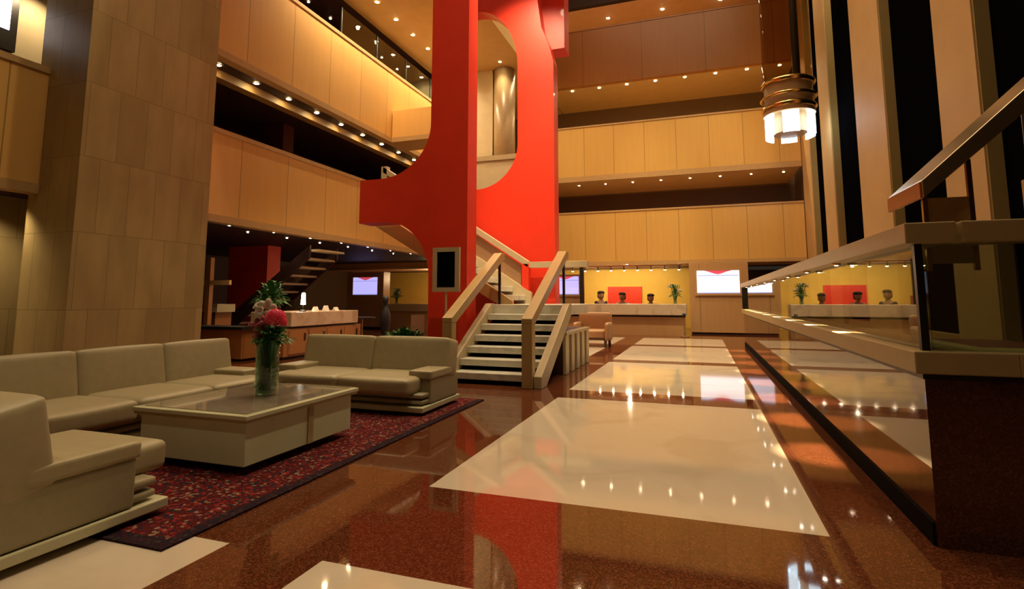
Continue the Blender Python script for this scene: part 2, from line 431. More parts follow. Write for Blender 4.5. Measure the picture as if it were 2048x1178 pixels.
# wall below/behind at far left
struct(box('wall_side_left', M['stone_pillar'], -9.8, -9.6, -6, 6.0, 0, 2.7))
struct(box('wall_side_upper_left', M['cream_wall'], -9.8, -9.6, 0, 6.8, 3.2, 5.97))
spot((-9.1, 5.05, 5.9), (-9.7, 5.1, 4.8), 60, 110, .9)
for y in (1.2, 2.4, 3.6, 4.6): spot((-9.0, y, 2.66), (-9.45, y, 0), 60, 120, .9)  # added lights without fixtures, brightening the stone wall below the balcony

# ================================================================== FAR BALCONIES
parapet('balcony_parapet', 'wood-panelled first-storey parapet across the far wall above the reception', -16, 3.38, 20, 20.2, 2.44, 4.45, M['wood_far'], 'y', cap=.06, base=.12)
parapet('balcony_parapet', 'golden second-storey parapet across the far wall', -6.6, 3.38, 20, 20.2, 5.62, 7.78, M['wood_far'], 'y', cap=.06, base=.2)
parapet('balcony_parapet', 'dark brown third-storey parapet across the far wall', -5.5, 3.38, 20, 20.2, 9.38, 11.65, M['wood_dark_far'], 'y', cap=.05, base=.08, cm=M['wood_dark_far'])
parapet('balcony_parapet', 'maroon topmost parapet at the upper edge of the far wall', -5.5, 3.38, 20, 20.2, 12.6, 14.5, M['soffit_dark'], 'y', cap=.05, base=.05, cm=M['soffit_dark'])
struct(box('trim_7', M['soffit_salmon'], -16, 3.38, 20.2, 23, 2.50, 2.9))
struct(box('trim_8', M['soffit_cream'], -6.6, 3.38, 20.2, 23, 5.66, 6.1))
struct(box('trim_9', M['soffit_cream'], -5.5, 3.38, 20.2, 23, 9.42, 9.9))
struct(box('trim_10', M['soffit_salmon'], -5.5, 3.38, 20.2, 23, 12.62, 13.0))
# corner seen through the red frame
struct(MB().box(-8.68, -6.80, 17.6, 17.8, 4.5, 9.42).build('wall_corner', M['cream_wall']))
t = thing('round_column', 'rounded brushed column lit by a spot, seen through the red frame', 'column', (-6.40, 17.75, 4.5))
MB().lathe([(0, 4.5), (.38, 4.5), (.38, 9.41), (0, 9.41)], -6.40, 17.75, 32).build('shaft', M['cream_column'], t, smooth=True)
t = thing('gallery_rail', 'pale horizontal rail in front of the rounded column, seen through the red frame', 'railing', (-6.9, 17.2, 4.5))
MB().box(-8.6, -5.2, 17.1, 17.25, 5.95, 6.12).build('top_rail', M['trim_stone'], t)
MB().box(-8.6, -5.2, 17.15, 17.20, 4.5, 5.95).build('panel_face', M['cream_wall'], t)

# ================================================================== RED FRAMES
def arc(cx, cz, rx, rz, a0, a1, n=16):
    return [(cx+rx*math.cos(a0+(a1-a0)*i/n), cz+rz*math.sin(a0+(a1-a0)*i/n)) for i in range(n+1)]
rt = thing('red_frame', 'tall red pillar with a rounded side arm, in front of the upper stair flight', 'pillar', (-4.06, 8.6, 0))
poly = [(-3.70, 0), (-3.70, 15.98), (-4.42, 15.98)]
poly += arc(-5.42, 4.32, 1.0, .95, 0, -PI/2)          # top fillet down to the arm
poly += [(-5.86, 3.37), (-5.86, 2.57)]
poly += arc(-5.30, 1.57, .88, 1.0, PI/2, 0)           # arch under the arm
poly += [(-4.42, 0)]
MB().prism(poly, 'y', 8.4, 8.8).build('frame', M['red'], rt)
rb = thing('red_frame', 'broad bright red wall frame behind the stair, with a tall rounded opening', 'pillar', (-3.6, 10.9, 0))
mb = MB()
x0, x1 = -5.3, -2.76
ol, orr, zb, zt = -4.95, -3.56, 3.55, 7.62
hole = arc(orr-.95, zb+.95, .95, .95, -PI/2, 0) + arc(orr-1.0, zt-1.4, 1.0, 1.4, 0, PI/2)
hole += [(ol, zt), (ol, zb)]
# split ring: right part polygon and left part
right = [(orr-.95, 0), (x1, 0), (x1, 6.2), (-2.86, 6.6), (-3.02, 7.0), (-3.10, 7.6), (-3.12, 15.98), (orr-1.0, 15.98)] + hole[:34][::-1]
mb.prism(right, 'y', 10.7, 11.05)
left = [(x0, 0), (orr-.95, 0), (orr-.95, zb), (ol, zb), (ol, zt), (orr-1.0, zt), (orr-1.0, 15.98), (x0, 15.98)]
mb.prism(left, 'y', 10.7, 11.05)
mb.build('frame', M['red'], rb)
MB().box(-3.4, -2.60, 11.05, 11.5, 6.64, 15.98).build('upper_block', M['red'], rb)

# ================================================================== CENTRE STAIR
st = thing('staircase', 'open-riser staircase with pale stone treads rising to a landing, red frames behind it', 'staircase', (-2.75, 7.2, 0))
R, G, Y0 = .157, .28, 7.25
for k in range(6):
    MB().box(-3.42, -2.15, Y0+k*G, Y0+k*G+.33, (k+1)*R-.095, (k+1)*R).build('tread', M['stair_stone'], st, bevel=.008)
ZL = 7*R
YL = Y0+6*G
MB().box(-3.55, -2.08, YL, 10.6, ZL-.17, ZL).build('landing', M['stair_stone'], st, bevel=.008)
for xx in ((-3.53, -3.42), (-2.15, -2.04)):
    MB().prism([(Y0-.12, 0), (Y0+.15, 0), (YL+.05, ZL-.16), (YL+.05, ZL+.02), (YL-.1, ZL+.02), (Y0-.12, .16)], 'x', *xx).build('stringer', M['trim_stone'], st, bevel=.006)
# flight two going left
X0 = -3.30
k = 0
n2 = 13
for k in range(n2-2):
    x = X0-.26*k
    MB().box(x-.31, x, 9.34, 10.4, ZL+(k+1)*.172-.10, ZL+(k+1)*.172).build('tread', M['stair_stone'], st, bevel=.008)
sl = .172/.26
xe = X0-.26*n2; ze = ZL+sl*(X0-xe)
for yy, top, mt, xq in (((9.24, 9.34), .04, M['wood_rail'], xe+.52), ((10.4, 10.5), .20, M['trim_stone'], xe)):
    zq = ZL+sl*(X0-xq)
    MB().prism([(X0+.12, ZL-.16), (X0+.12, ZL+.02+top), (xq, zq+.02+top), (xq, zq-.30)], 'y', *yy).build('stringer', mt, st)
# panel and handrail of flight two
MB().prism([(X0-.12, ZL+.1), (X0-.12, ZL+.78), (xe, ze+.72), (xe, ze+.1)], 'y', 10.50, 10.54).build('balustrade_panel', M['panel_tan'], st)
def slantrail(x0, z0, x1, z1, y0, y1, h, name, mt):
    MB().prism([(x0, z0-h), (x0, z0), (x1, z1), (x1, z1-h)], 'y', y0, y1).build(name, mt, st, bevel=.006)
slantrail(X0+.05, ZL+.86, xe, ze+.84, 10.42, 10.56, .14, 'handrail', M['trim_stone'])
MB().box(X0-.08, X0+.06, 10.42, 10.56, ZL, ZL+.80).build('rail_post', M['red'], st)
MB().box(xe-.04, xe+.1, 10.42, 10.56, ze, ze+.84).build('rail_post', M['trim_stone'], st)
MB().box(X0+.05, -2.05, 10.46, 10.58, ZL+.72, ZL+.84).build('handrail', M['trim_stone'], st, bevel=.006)
# front handrails of flight one
for xx in (-3.42, -2.23):
    a = xx-.075; b2 = xx+.075
    MB().box(a, b2, 7.08, 7.24, 0, .86).build('rail_post', M['wood_rail'], st, bevel=.008)
    MB().prism([(7.08, .86), (7.08, .93), (9.15, 2.02), (9.30, 2.02), (9.30, 1.90), (9.2, 1.88), (7.24, .862)], 'x', a-.002, b2+.002).build('handrail', M['wood_rail'], st, bevel=.008)
for xx in (-3.42, -2.23):
    MB().box(xx-.02, xx+.02, 9.22, 9.26, ZL, 1.9).build('rail_post', M['black_frame'], st)
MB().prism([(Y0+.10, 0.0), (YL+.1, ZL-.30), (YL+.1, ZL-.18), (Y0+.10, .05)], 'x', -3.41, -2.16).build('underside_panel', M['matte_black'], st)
# landing supports
MB().box(-3.3, -2.3, 9.5, 9.7, 0, ZL-.17).build('support_wall', M['dark'], st)

# ================================================================== PLANTERS AND PLANTS
def leaf_blob(mb, cx, cy, cz, n, rx, ry, rz, L, W, droop=.3):
    for i in range(n):
        a = random.uniform(0, 2*PI); e = random.uniform(-.1, 1.2)
        d = Vector((math.cos(a)*math.cos(e), math.sin(a)*math.cos(e), math.sin(e)))
        p = Vector((cx+d.x*rx*random.random(), cy+d.y*ry*random.random(), cz+d.z*rz*random.random()))
        l = L*random.uniform(.6, 1.2); w_ = W*random.uniform(.7, 1.2)
        s_ = d.cross(Vector((0, 0, 1))).normalized()*w_
        q1 = p+d*l*.5+Vector((0, 0, -droop*l*.05)); q2 = p+d*l+Vector((0, 0, -droop*l))
        up_ = Vector((0, 0, w_*.35))
        mb.add([p, q1+s_+up_, q2, q1-s_+up_, q1], [(0, 1, 4), (1, 2, 4), (0, 4, 3), (4, 2, 3)])
def planter(label, x0, x1, y0, y1, h, ribs, mat):
    t = thing('planter', label, 'planter', ((x0+x1)/2, (y0+y1)/2, 0))
    MB().box(x0, x1, y0, y0+.06, 0, h).box(x0, x1, y1-.06, y1, 0, h).box(x0, x0+.06, y0+.06, y1-.06, 0, h).box(x1-.06, x1, y0+.06, y1-.06, 0, h).build('trough', mat, t)
    MB().box(x0+.06, x1-.06, y0+.06, y1-.06, h-.14, h-.1).build('soil', M['soil'], t)
    if ribs:
        n = 5
        for i in range(n):
            y = y0+.0+(y1-y0-.22)*i/(n-1)
            MB().box(x1+.002, x1+.06, y, y+.22, 0, h).build('rib', M['cream_wall'], t, bevel=.01)
        MB().box(x0-.01, x1+.08, y0-.02, y1+.02, h, h+.045).build('rim', M['trim_stone'], t)
    return t
planter('ribbed pale planter box along the right side of the staircase', -2.65, -2.1, 8.56, 10.45, .62, True, M['brown_dark'])
planter('low stone planter at the foot of the red pillar, left of the staircase', -5.3, -4.02, 7.75, 8.36, .50, False, M['trim_stone'])
def plant(name, label, loc, h, n, rx, ry, rz, L, W, mat, stems=6):
    t = thing(name, label, 'plant', loc)
    mb = MB(); leaf_blob(mb, loc[0], loc[1], loc[2]+h*.4, n, rx, ry, rz, L, W); mb.build('foliage', mat, t)
    mb = MB()
    for i in range(stems):
        a = random.uniform(0, 2*PI); mb.tube([loc, (loc[0]+math.cos(a)*rx*.5, loc[1]+math.sin(a)*ry*.5, loc[2]+h*.7)], .008, 5)
    mb.build('stem', M['stem'], t); return t
plant('potted_fern', 'light green fern in the ribbed planter beside the stair', (-2.28, 8.95, .52), .15, 130, .15, .25, .10, .13, .016, M['leaf_light'])
plant('green_plant', 'dark green leafy plant in the low planter below the red pillar', (-4.62, 8.02, .40), .25, 220, .42, .12, .16, .20, .04, M['leaf'])

# ================================================================== SIGN ON POLE
SX, SY = -3.83, 7.9
t = thing('sign_stand', 'standing board with black panel in a cream frame, in front of the red pillar', 'sign', (SX, SY, 0))
MB().box(SX-.16, SX+.16, SY-.02, SY+.01, 1.38, 1.95).build('black_panel', M['night_glass'], t)
MB().box(SX-.235, SX+.235, SY-.04, SY+.01, 1.95, 2.02).box(SX-.235, SX+.235, SY-.04, SY+.01, 1.31, 1.38).box(SX-.235, SX-.16, SY-.04, SY+.01, 1.38, 1.95).box(SX+.16, SX+.235, SY-.04, SY+.01, 1.38, 1.95).build('frame', M['trim_stone'], t)
MB().tube([(SX, SY-.015, .02), (SX, SY-.015, 1.31)], .018).build('pole', M['trim_stone'], t)
MB().lathe([(0, .0), (.11, 0), (.11, .015), (.02, .03), (0, .03)], SX, SY-.015, 20).build('base', M['trim_stone'], t)

# ================================================================== SOFAS
def sofa(name, label, width, loc, rz, seats, ends=(1, 1)):
    """local: front at y=0 facing -y, back at y=.97; x centred"""
    t = thing(name, label, 'sofa' if seats > 1 else 'armchair', loc, rz, 'cream leather lounge seating')
    W = width/2; a = .15
    MB().box(-W-.01, W+.01, .07, .98, .03, .085).build('base_slab', M['lacquer'], t, True, bevel=.008)
    MB().box(-W+.1, W-.1, .2, .9, 0, .03).build('plinth', M['dark'], t, True)
    m_ = MB()
    for z0, z1, in_ in ((.095, .15, .02), (.155, .215, .02)):
        m_.puff(-W+.02, W-.02, .10+in_, .93, z0, z1, .025, .004, 6)
    m_.build('layered_base', M['leather_side'], t, True, smooth=True)
    sw = (width-2*.12)/seats
    for i in range(seats):
        x = -W+.12+i*sw
        MB().puff(x+.003, x+sw-.003, -.02, .80, .20, .37, .042, .010, 14).build('seat_cushion', M['leather'], t, True, smooth=True)
    for s_ in (-1, 1):
        xa, xb = (W-a, W) if s_ > 0 else (-W, -W+a)
        MB().box(xa, xb, .26, .95, .09, .345).build('side_panel', M['leather_side'], t, True, bevel=.018, seg=3)
        xa2, xb2 = (W-.26, W+.01) if s_ > 0 else (-W-.01, -W+.26)
        MB().puff(xa2, xb2, .245, .80, .338, .430, .020, .0, 10).build('arm_pad', M['leather'], t, True, smooth=True)
    bw = width/seats
    tilt = Matrix.Translation((0, .70, .34)) @ Matrix.Rotation(math.radians(-11), 4, 'X') @ Matrix.Translation((0, -.70, -.34))
    for i in range(seats):
        x = -W+i*bw
        MB().puff(x+.003, x+bw-.003, .64, .90, .30, .745, .030, .014, 14, mat=tilt).build('back_cushion', M['leather'], t, True, smooth=True)
    MB().box(-W+.02, W-.02, .86, .95, .09, .58).build('back_frame', M['leather_side'], t, True, bevel=.02)
    return t
sofa('sofa', 'cream leather two-seat sofa facing the camera, beside the staircase', 1.98, (-3.70, 4.98, .0125), 0, 2)
sofa('sofa', 'long cream leather sofa along the stone pillar, left of the coffee table', 2.42, (-4.37, 3.68, .0125), PI/2, 3)
sofa('armchair', 'cream leather armchair at the lower left corner, seen from its side', 1.05, (-3.40, 2.46, .0125), PI, 1)

# ================================================================== COFFEE TABLE
t = thing('coffee_table', 'low square coffee table with pale lacquered sides and marble top, on the rug', 'table', (-3.42, 3.6, 0))
MB().box(-3.80, -3.05, 3.15, 4.05, .012, .07).build('plinth', M['dark'], t)
MB().box(-3.92, -2.94, 3.0, 4.18, .07, .365).build('body', M['table_side'], t, bevel=.006)
MB().box(-2.942, -2.930, 3.62, 3.68, .075, .365).build('gold_strip', M['table_edge'], t)
MB().box(-3.95, -2.905, 2.965, 4.215, .365, .385).build('gold_edge', M['table_edge'], t)
MB().box(-3.96, -2.895, 2.955, 4.225, .385, .415).build('rim', M['lacquer'], t, bevel=.004)
MB().box(-3.90, -2.955, 3.01, 4.17, .415, .421).build('marble_top', M['table_top'], t)
MB().box(-3.94, -2.915, 2.975, 4.205, .422, .430).build('glass_sheet', M['table_glass'], t)
# rug
o = MB().box(-5.35, -2.47, 2.04, 6.15, .001, .012).build('persian_rug', M['rug'])
tag(o, 'dark red patterned Persian rug under the coffee table and sofas', 'rug')

# vase with bouquet
VX, VY, VZ = -3.36, 3.62, .4305
t = thing('flower_vase', 'tall green glass cylinder vase on the coffee table, holding a bouquet', 'vase', (VX, VY, VZ))
MB().lathe([(.0, VZ+.002), (.088, VZ+.002), (.090, VZ+.43), (.083, VZ+.43), (.081, VZ+.02), (0, VZ+.02)], VX, VY, 32).build('glass_body', M['vase_glass'], t, smooth=True)
tb = thing('bouquet', 'bouquet of white, rose and hot pink flowers standing in the green vase', 'flowers', (VX, VY, VZ+.03))
mb = MB()
for i in range(26):
    a = random.uniform(0, 2*PI); r0 = random.uniform(0, .055); r1 = random.uniform(.02, .12)
    mb.tube([(VX+math.cos(a)*r0, VY+math.sin(a)*r0, VZ+.035), (VX+math.cos(a)*r0*.9, VY+math.sin(a)*r0*.9, VZ+.3), (VX+math.cos(a)*r1-.02, VY+math.sin(a)*r1, VZ+random.uniform(.45, .56))], .0055, 5)
mb.build('stems', M['stem'], tb)
mb = MB(); leaf_blob(mb, VX, VY, VZ+.06, 60, .05, .05, .3, .08, .014, 0.); mb.build('leaves_in_water', M['leaf'], tb)
mb = MB(); leaf_blob(mb, VX+.04, VY, VZ+.42, 90, .11, .1, .12, .12, .03); mb.build('leaves', M['leaf'], tb)
def bloom(cx, cy, cz, r, mat, petals=14, nm='flower'):
    mb = MB(); c = Vector((cx, cy, cz))
    n = petals*4
    for i in range(n):
        z = 1-1.5*(i+.5)/n; a = i*2.39996; q = math.sqrt(max(0, 1-z*z))
        d = Vector((q*math.cos(a), q*math.sin(a), z)); t1 = Vector((-math.sin(a), math.cos(a), 0)); t2 = d.cross(t1)
        w_ = r*.34; p = c+d*r*.45; q2 = c+d*r
        mb.add([p, q2+t1*w_, q2+t2*w_*.9+d*r*.12, q2-t1*w_, q2-t2*w_*.3], [(0, 1, 2), (0, 2, 3), (1, 2, 4), (2, 3, 4)])
    mb.build(nm, mat, tb)
for (dx, dy, dz, r) in ((-.11, 0, .68, .03), (-.06, -.03, .72, .032), (.0, .02, .69, .034), (-.13, .03, .62, .03), (-.07, -.04, .63, .032), (.03, -.02, .65, .028), (-.02, .0, .73, .026)):
    bloom(VX+dx, VY+dy, VZ+dz, r, M['flower_white'], nm='white_flower')
for i in range(12):
    bloom(VX-.05+random.uniform(-.10, .08), VY+random.uniform(-.05, .05), VZ+random.uniform(.58, .76), .022, M['flower_white'], 9, 'white_flower')
for i in range(10):
    bloom(VX-.05+random.uniform(-.09, .08), VY-.05+random.uniform(-.05, .03), VZ+random.uniform(.46, .62), .024, M['flower_rose'], 9, 'rose_flower')
bloom(VX+.09, VY-.03, VZ+.605, .075, M['flower_pink'], 18, 'pink_flower')
bloom(VX+.13, VY-.02, VZ+.575, .05, M['flower_pink'], 16, 'pink_flower')
for (dx, dy, dz, r) in ((-.08, -.03, .56, .034), (-.03, -.06, .52, .036), (-.11, .0, .49, .03), (-.05, -.07, .46, .03), (.02, -.06, .57, .03), (-.09, -.04, .52, .028), (.0, -.08, .49, .026)):
    bloom(VX+dx, VY+dy, VZ+dz, r, M['flower_rose'], nm='rose_flower')

# ================================================================== RIGHT GLASS ENCLOSURE
t = thing('granite_enclosure', 'polished brown granite low wall with stone ledges and glass panes along the right side', 'enclosure', (1.1, 3.3, 0))
YF, XF, YE = 3.30, 1.05, 15.2
MB().box(XF, 1.35, YF, YE, 0, .80).box(1.35, 3.4, YF, YF+.3, 0, .80).build('granite_wall', M['wall_granite'], t)
MB().box(XF-.012, XF, YF+.02, YE, 0, .11).build('base_shade_strip', M['matte_black'], t)  # black strip standing for the shade at the wall base
MB().box(XF-.05, 1.42, YF-.05, YE, .83, .94).box(1.42, 3.4, YF-.05, YF+.33, .83, .94).build('ledge', M['ledge'], t, bevel=.006)
MB().box(XF-.008, 1.36, YF-.006, YE, .80, .83).box(1.36, 3.4, YF-.006, YF+.3, .80, .83).build('shadow_joint', M['black_frame'], t)
MB().box(XF-.05, 1.22, YF-.05, YE, 1.48, 1.585).box(1.24, 3.4, YF-.05, YF+.17, 1.48, 1.585).build('top_rail', M['ledge'], t, bevel=.006)
MB().box(XF+.04, XF+.052, YF+.02, YE-.02, .94, 1.48).build('glass_pane', M['pane'], t)
MB().box(XF+.052, 3.4, YF+.02, YF+.032, .94, 1.48).build('glass_pane', M['pane'], t)
MB().box(XF+.0, XF+.035, YF, YF+.035, .94, 1.48).build('corner_post', M['black_frame'], t)
MB().box(XF-.03, XF+.06, YE-.06, YE, .94, 1.48).build('end_post', M['black_frame'], t)
# interior of enclosure: dark floor and seat
tag(box('bench', M['maroon'], 1.6, 3.35, 5.2, 8.0, 0, .72), 'dark maroon bench behind the near glass pane of the enclosure', 'bench')
# rail downlights
dl_mesh = None
def downlight(label, loc, r, mat, group, first=[None]):
    key = (round(r, 3), mat.name)
    if first[0] is None: first[0] = {}
    if key not in first[0]:
        t = thing('downlight', label, 'lamp', loc, group=group)
        MB().lathe([(r, 0), (r*1.35, 0), (r*1.35, -.012), (r, -.018), (r, 0)], 0, 0, 16).build('trim_ring', M['brass'], t, True, smooth=True)
        MB().lathe([(0, -.016-r*.25), (r*.5, -.014-r*.2), (r*.85, -.012-r*.05), (r*.95, -.004), (0, -.004)], 0, 0, 14).build('bulb', mat, t, True, smooth=True)
        first[0][key] = t; return t
    return dup(first[0][key], loc, label=label, group=group)
for i in range(8):
    y = 4.92+i*1.27
    downlight('%s small spotlight from the near corner, under the top rail of the glass enclosure' % ORD[i], (1.035, y, 1.48), .024, M['bulb_white'], 'spotlights under the enclosure rail')
    spot((1.03, y, 1.44), (.90, y, 0), 480, 33, .8, WARM, .02)

# ================================================================== SLOPED STEEL HANDRAIL (upper right)
t = thing('stair_balustrade', 'broad slanting mirror-steel stair balustrade at the upper right, above the glass enclosure', 'handrail', (1.6, 5, 1.6))
sl2 = (2.66-2.05)/(2.20-1.55)
Xa, Za, Xb = 1.545, 2.05, 3.35
MB().prism([(Xa, Za-.13), (Xa, Za), (Xb, Za+sl2*(Xb-Xa)), (Xb, Za+sl2*(Xb-Xa)-.20)], 'y', 4.6, 5.35).build('steel_casing', M['steel'], t, bevel=.008)
MB().box(Xa-.012, Xa-.001, 4.62, 5.33, Za-.125, Za-.01).build('end_cap', plain('orange_end_cap', (.55, .16, .05), .3), t)
MB().box(Xa+.02, Xa+.05, 4.68, 4.71, 1.40, Za-.1).box(Xa+.3, Xa+.33, 4.68, 4.71, 1.40, Za+.15).build('support_post', M['brass'], t)
MB().box(Xa+.02, Xa+.3, 4.69, 4.70, 1.45, Za-.12).build('infill_panel', M['wood_box'], t)
t = thing('gallery_parapet', 'small wood parapet block at the right edge, below the steel balustrade', 'parapet', (3.0, 5.8, 1.4))
MB().box(2.62, 3.36, 5.6, 5.7, 1.92, 2.2).build('panel_face', M['wood_box'], t)
MB().tube([(2.66, 5.62, .72), (2.66, 5.62, 2.9)], .03).build('post', M['black_frame'], t)

# ================================================================== PANORAMIC LIFT WITH LUMINOUS RING
t = thing('glass_lift', 'round glass lift with a glowing white segmented ring, beside the window piers', 'lift', (2.42, 15.5, 5))
LX, LY, LR = 2.40, 15.5, .60
MB().lathe([(LR, 6.9), (LR, 15.9)], LX, LY, 32).build('glass_shaft', glass('smoked_glass', (.66, .56, .40), .0, 1.25), t, smooth=True)
for i in range(6):
    a0 = 2*PI*i/6+.1; 
    mb = MB(); mb.lathe([(LR, 5.42), (LR, 5.98), (LR-.03, 5.98), (LR-.03, 5.42), (LR, 5.42)], LX, LY, 8, a0=a0, a1=a0+.66)
    mb.build('luminous_segment', M['luminous'], t, smooth=True)
MB().lathe([(0, 6.02), (LR-.02, 6.02), (LR+.02, 6.0), (LR+.02, 6.1), (0, 6.1)], LX, LY, 32).lathe([(0, 5.5), (.40, 5.5), (.40, 6.02), (0, 6.02)], LX, LY, 28).build('drum_floor', M['wood_box'], t)
for z0, z1, r in ((6.12, 6.24, LR+.03), (6.42, 6.5, LR+.05), (6.78, 6.9, LR+.03)):
    MB().lathe([(r, z0), (r+.04, (z0+z1)/2), (r, z1), (r-.03, z1), (r-.03, z0), (r, z0)], LX, LY, 32).build('gold_ring', M['brass'], t, smooth=True)
MB().lathe([(LR*.97, 6.24), (LR*.97, 6.78)], LX, LY, 32).build('bronze_skirt', M['cream_column'], t, smooth=True)
MB().tube([(LX+.3, LY+.4, 6.1), (LX+.3, LY+.4, 15.9)], .10, 12).build('hoist_tube', M['black_frame'], t)
MB().tube([(LX, LY, 15.80), (LX, LY, 15.95)], .2).build('top_bracket', M['black_frame'], t)

# ================================================================== RECEPTION
t = thing('reception_counter', 'long reception counter with a pale marble top band at the far end', 'counter', (-2.1, 18.9, 0))
MB().box(-8.6, -.42, 18.5, 19.1, .66, 1.03).build('marble_band', marble('grey_cream_marble', (.58, .47, .33), (.45, .36, .25), .2, 2), t, bevel=.02)
MB().box(-8.6, -.5, 18.75, 19.05, .60, .66).build('recess', M['dark'], t)
MB().box(-8.6, -.48, 18.62, 19.1, 0, .60).build('front_panel', M['wood_box'], t)
MB().box(-8.6, -.5, 19.1, 19.6, .72, .76).build('work_surface', M['wood_box'], t)
t = thing('reception_counter', 'second low counter further left, seen below the balcony between bar and red pillar', 'counter', (-11.5, 19.4, 0))
MB().box(-12.1, -9.2, 19.1, 19.6, .70, 1.0).build('marble_band', M['trim_stone'], t, bevel=.02)
MB().box(-12.1, -9.2, 19.2, 19.6, 0, .70).build('front_panel', M['wood_box'], t)
# yellow back wall, red panel
struct(MB().box(-16, -.3, 24.0, 24.1, 0, 2.5).build('wall_reception', M['yellow']))
tag(box('wall_panel', M['red'], -3.80, -2.36, 23.9, 23.98, .75, 1.72), 'square red panel on the yellow reception wall', 'wall panel')
# monitor on pedestal at left of reception
def display(name, label, xc, y, w, z0, z1, px0, px1, ph, wave=True, face='screen', rz=0):
    t = thing(name, label, 'screen', (xc, y, 0), rz)
    MB().box(px0-xc, px1-xc, 0, .5, .06, ph).build('housing', M['wood_box'], t, True, bevel=.01)
    MB().box(px0-xc+.03, px1-xc-.03, .04, .46, 0, .06).build('base', M['dark'], t, True)
    f = .07
    fr = MB().box(-w/2-f, w/2+f, -.04, 0, z1, z1+f).box(-w/2-f, w/2+f, -.04, 0, z0-f, z0).box(-w/2-f, -w/2, -.04, 0, z0, z1).box(w/2, w/2+f, -.04, 0, z0, z1)
    fr.build('screen_frame', M['trim'], t, True)
    sc = MB().box(-w/2, w/2, -.02, -.004, z0, z1).build('screen_panel', M[face], t, True)
    h = z1-z0
    pts = [(-w*.33, z1), (w*.33, z1), (w*.2, z1-h*.06), (w*.08, z1-h*.14), (0, z1-h*.17), (-w*.1, z1-h*.13), (-w*.22, z1-h*.05)]
    MB().prism(pts, 'y', -.026, -.021).build('screen_banner', M['screen_red'], sc, True)
    MB().box(-w/2+.02, w/2-.02, -.025, -.021, z1-h*.23, z1-h*.20).box(-w/2, w/2, -.025, -.021, z0, z0+h*.04).build('screen_rule', M['screen_line'], sc, True)
    return t
display('display_screen', 'large white display screen with red wave header, on a wooden column near the counter end', .60, 19.8, 1.36, 1.38, 2.16, -.33, 1.56, 2.42, face='screen_white')
display('display_screen', 'lavender display screen glimpsed between the stair handrail and the reception', -4.86, 20.4, 1.05, 1.36, 2.05, -5.4, -4.25, 1.3)
display('display_screen', 'lavender display screen in the dim lounge under the left balcony', -13.05, 19.3, 1.18, 1.36, 2.08, -13.95, -12.2, 2.3)
struct(box('trim_11', M['dark'], -4.2, -4.05, 19.9, 20.0, 0, 2.44))
# stanchion
t = thing('stanchion', 'slim queue post with dark round head in front of the counter', 'post', (-.5, 18.2, 0))
MB().lathe([(0, 0), (.15, 0), (.15, .02), (.03, .05), (0, .05)], -.5, 18.2, 20).build('base', M['steel'], t)
MB().tube([(-.5, 18.2, .04), (-.5, 18.2, .62)], .022).build('pole', M['steel'], t)
MB().lathe([(0, .60), (.05, .62), (.06, .68), (.04, .74), (0, .75)], -.5, 18.2, 16).build('head', M['black_frame'], t, smooth=True)
# vases on counter
def bouquet_vase(label, x, y, z, h):
    t = thing('flower_arrangement', label, 'flowers', (x, y, z))
    MB().lathe([(0, z), (.06, z), (.05, z+.15), (.09, z+.28), (.08, z+.28), (.04, z+.15), (0, z+.02)], x, y, 16).build('vase', M['vase_glass'], t, smooth=True)
    mb = MB()
    for i in range(7):
        a = i*.9; mb.tube([(x, y, z+.02), (x+math.cos(a)*.04, y+math.sin(a)*.04, z+h*.4), (x+math.cos(a)*.16, y+math.sin(a)*.1, z+h)], .008, 5)
    mb.build('stem', M['stem'], t)
    mb = MB(); leaf_blob(mb, x, y, z+h*.45, 70, .14, .12, h*.5, .2, .04); mb.build('leaves', M['leaf'], t)
    mb = MB()
    for i in range(10):
        a = random.uniform(0, 6.28); r_ = random.uniform(.03, .2); zz = z+h*random.uniform(.6, 1.05)
        mb.lathe([(0, zz-.03), (.04, zz), (.045, zz+.02), (0, zz+.035)], x+math.cos(a)*r_, y+math.sin(a)*r_*.7, 8)
    mb.build('blossoms', M['flower_white'], t)
bouquet_vase('tall white flower arrangement at the right end of the reception counter', -.78, 18.85, 1.03, .62)
bouquet_vase('flower arrangement on the far-left counter under the balcony', -11.6, 19.35, 1.0, .6)
# track lights
t = thing('track_light_rail', 'ceiling track with small spotlights along the front of the reception', 'lamp', (-2.5, 20.9, 2.45))
MB().box(-5.0, -.6, 20.9, 20.95, 2.42, 2.46).build('track', M['steel'], t)
for i in range(9):
    x = -4.7+i*.5
    h = MB().tube([(x, 20.92, 2.42), (x, 20.92, 2.36), (x, 20.98, 2.28)], .03, 8).build('spot_head', M['steel'], t)
    MB().lathe([(0, 2.255), (.035, 2.262), (.035, 2.275), (0, 2.28)], x, 20.985, 10).build('bulb', M['bulb_small'], h)
for x in (-4.3, -2.9, -1.5):
    spot((x, 21.6, 2.42), (x, 24, 1.3), 130, 110, .9, (1., .72, .35), .1)
spot((-2.5, 20.3, 2.40), (-2.5, 18.8, .6), 120, 130, .9, (1., .75, .45), .03)
point((-7.5, 21.6, 2.0), 60, (1., .72, .4), .2)
point((-11.0, 21.6, 2.1), 60, (1., .72, .4), .2)

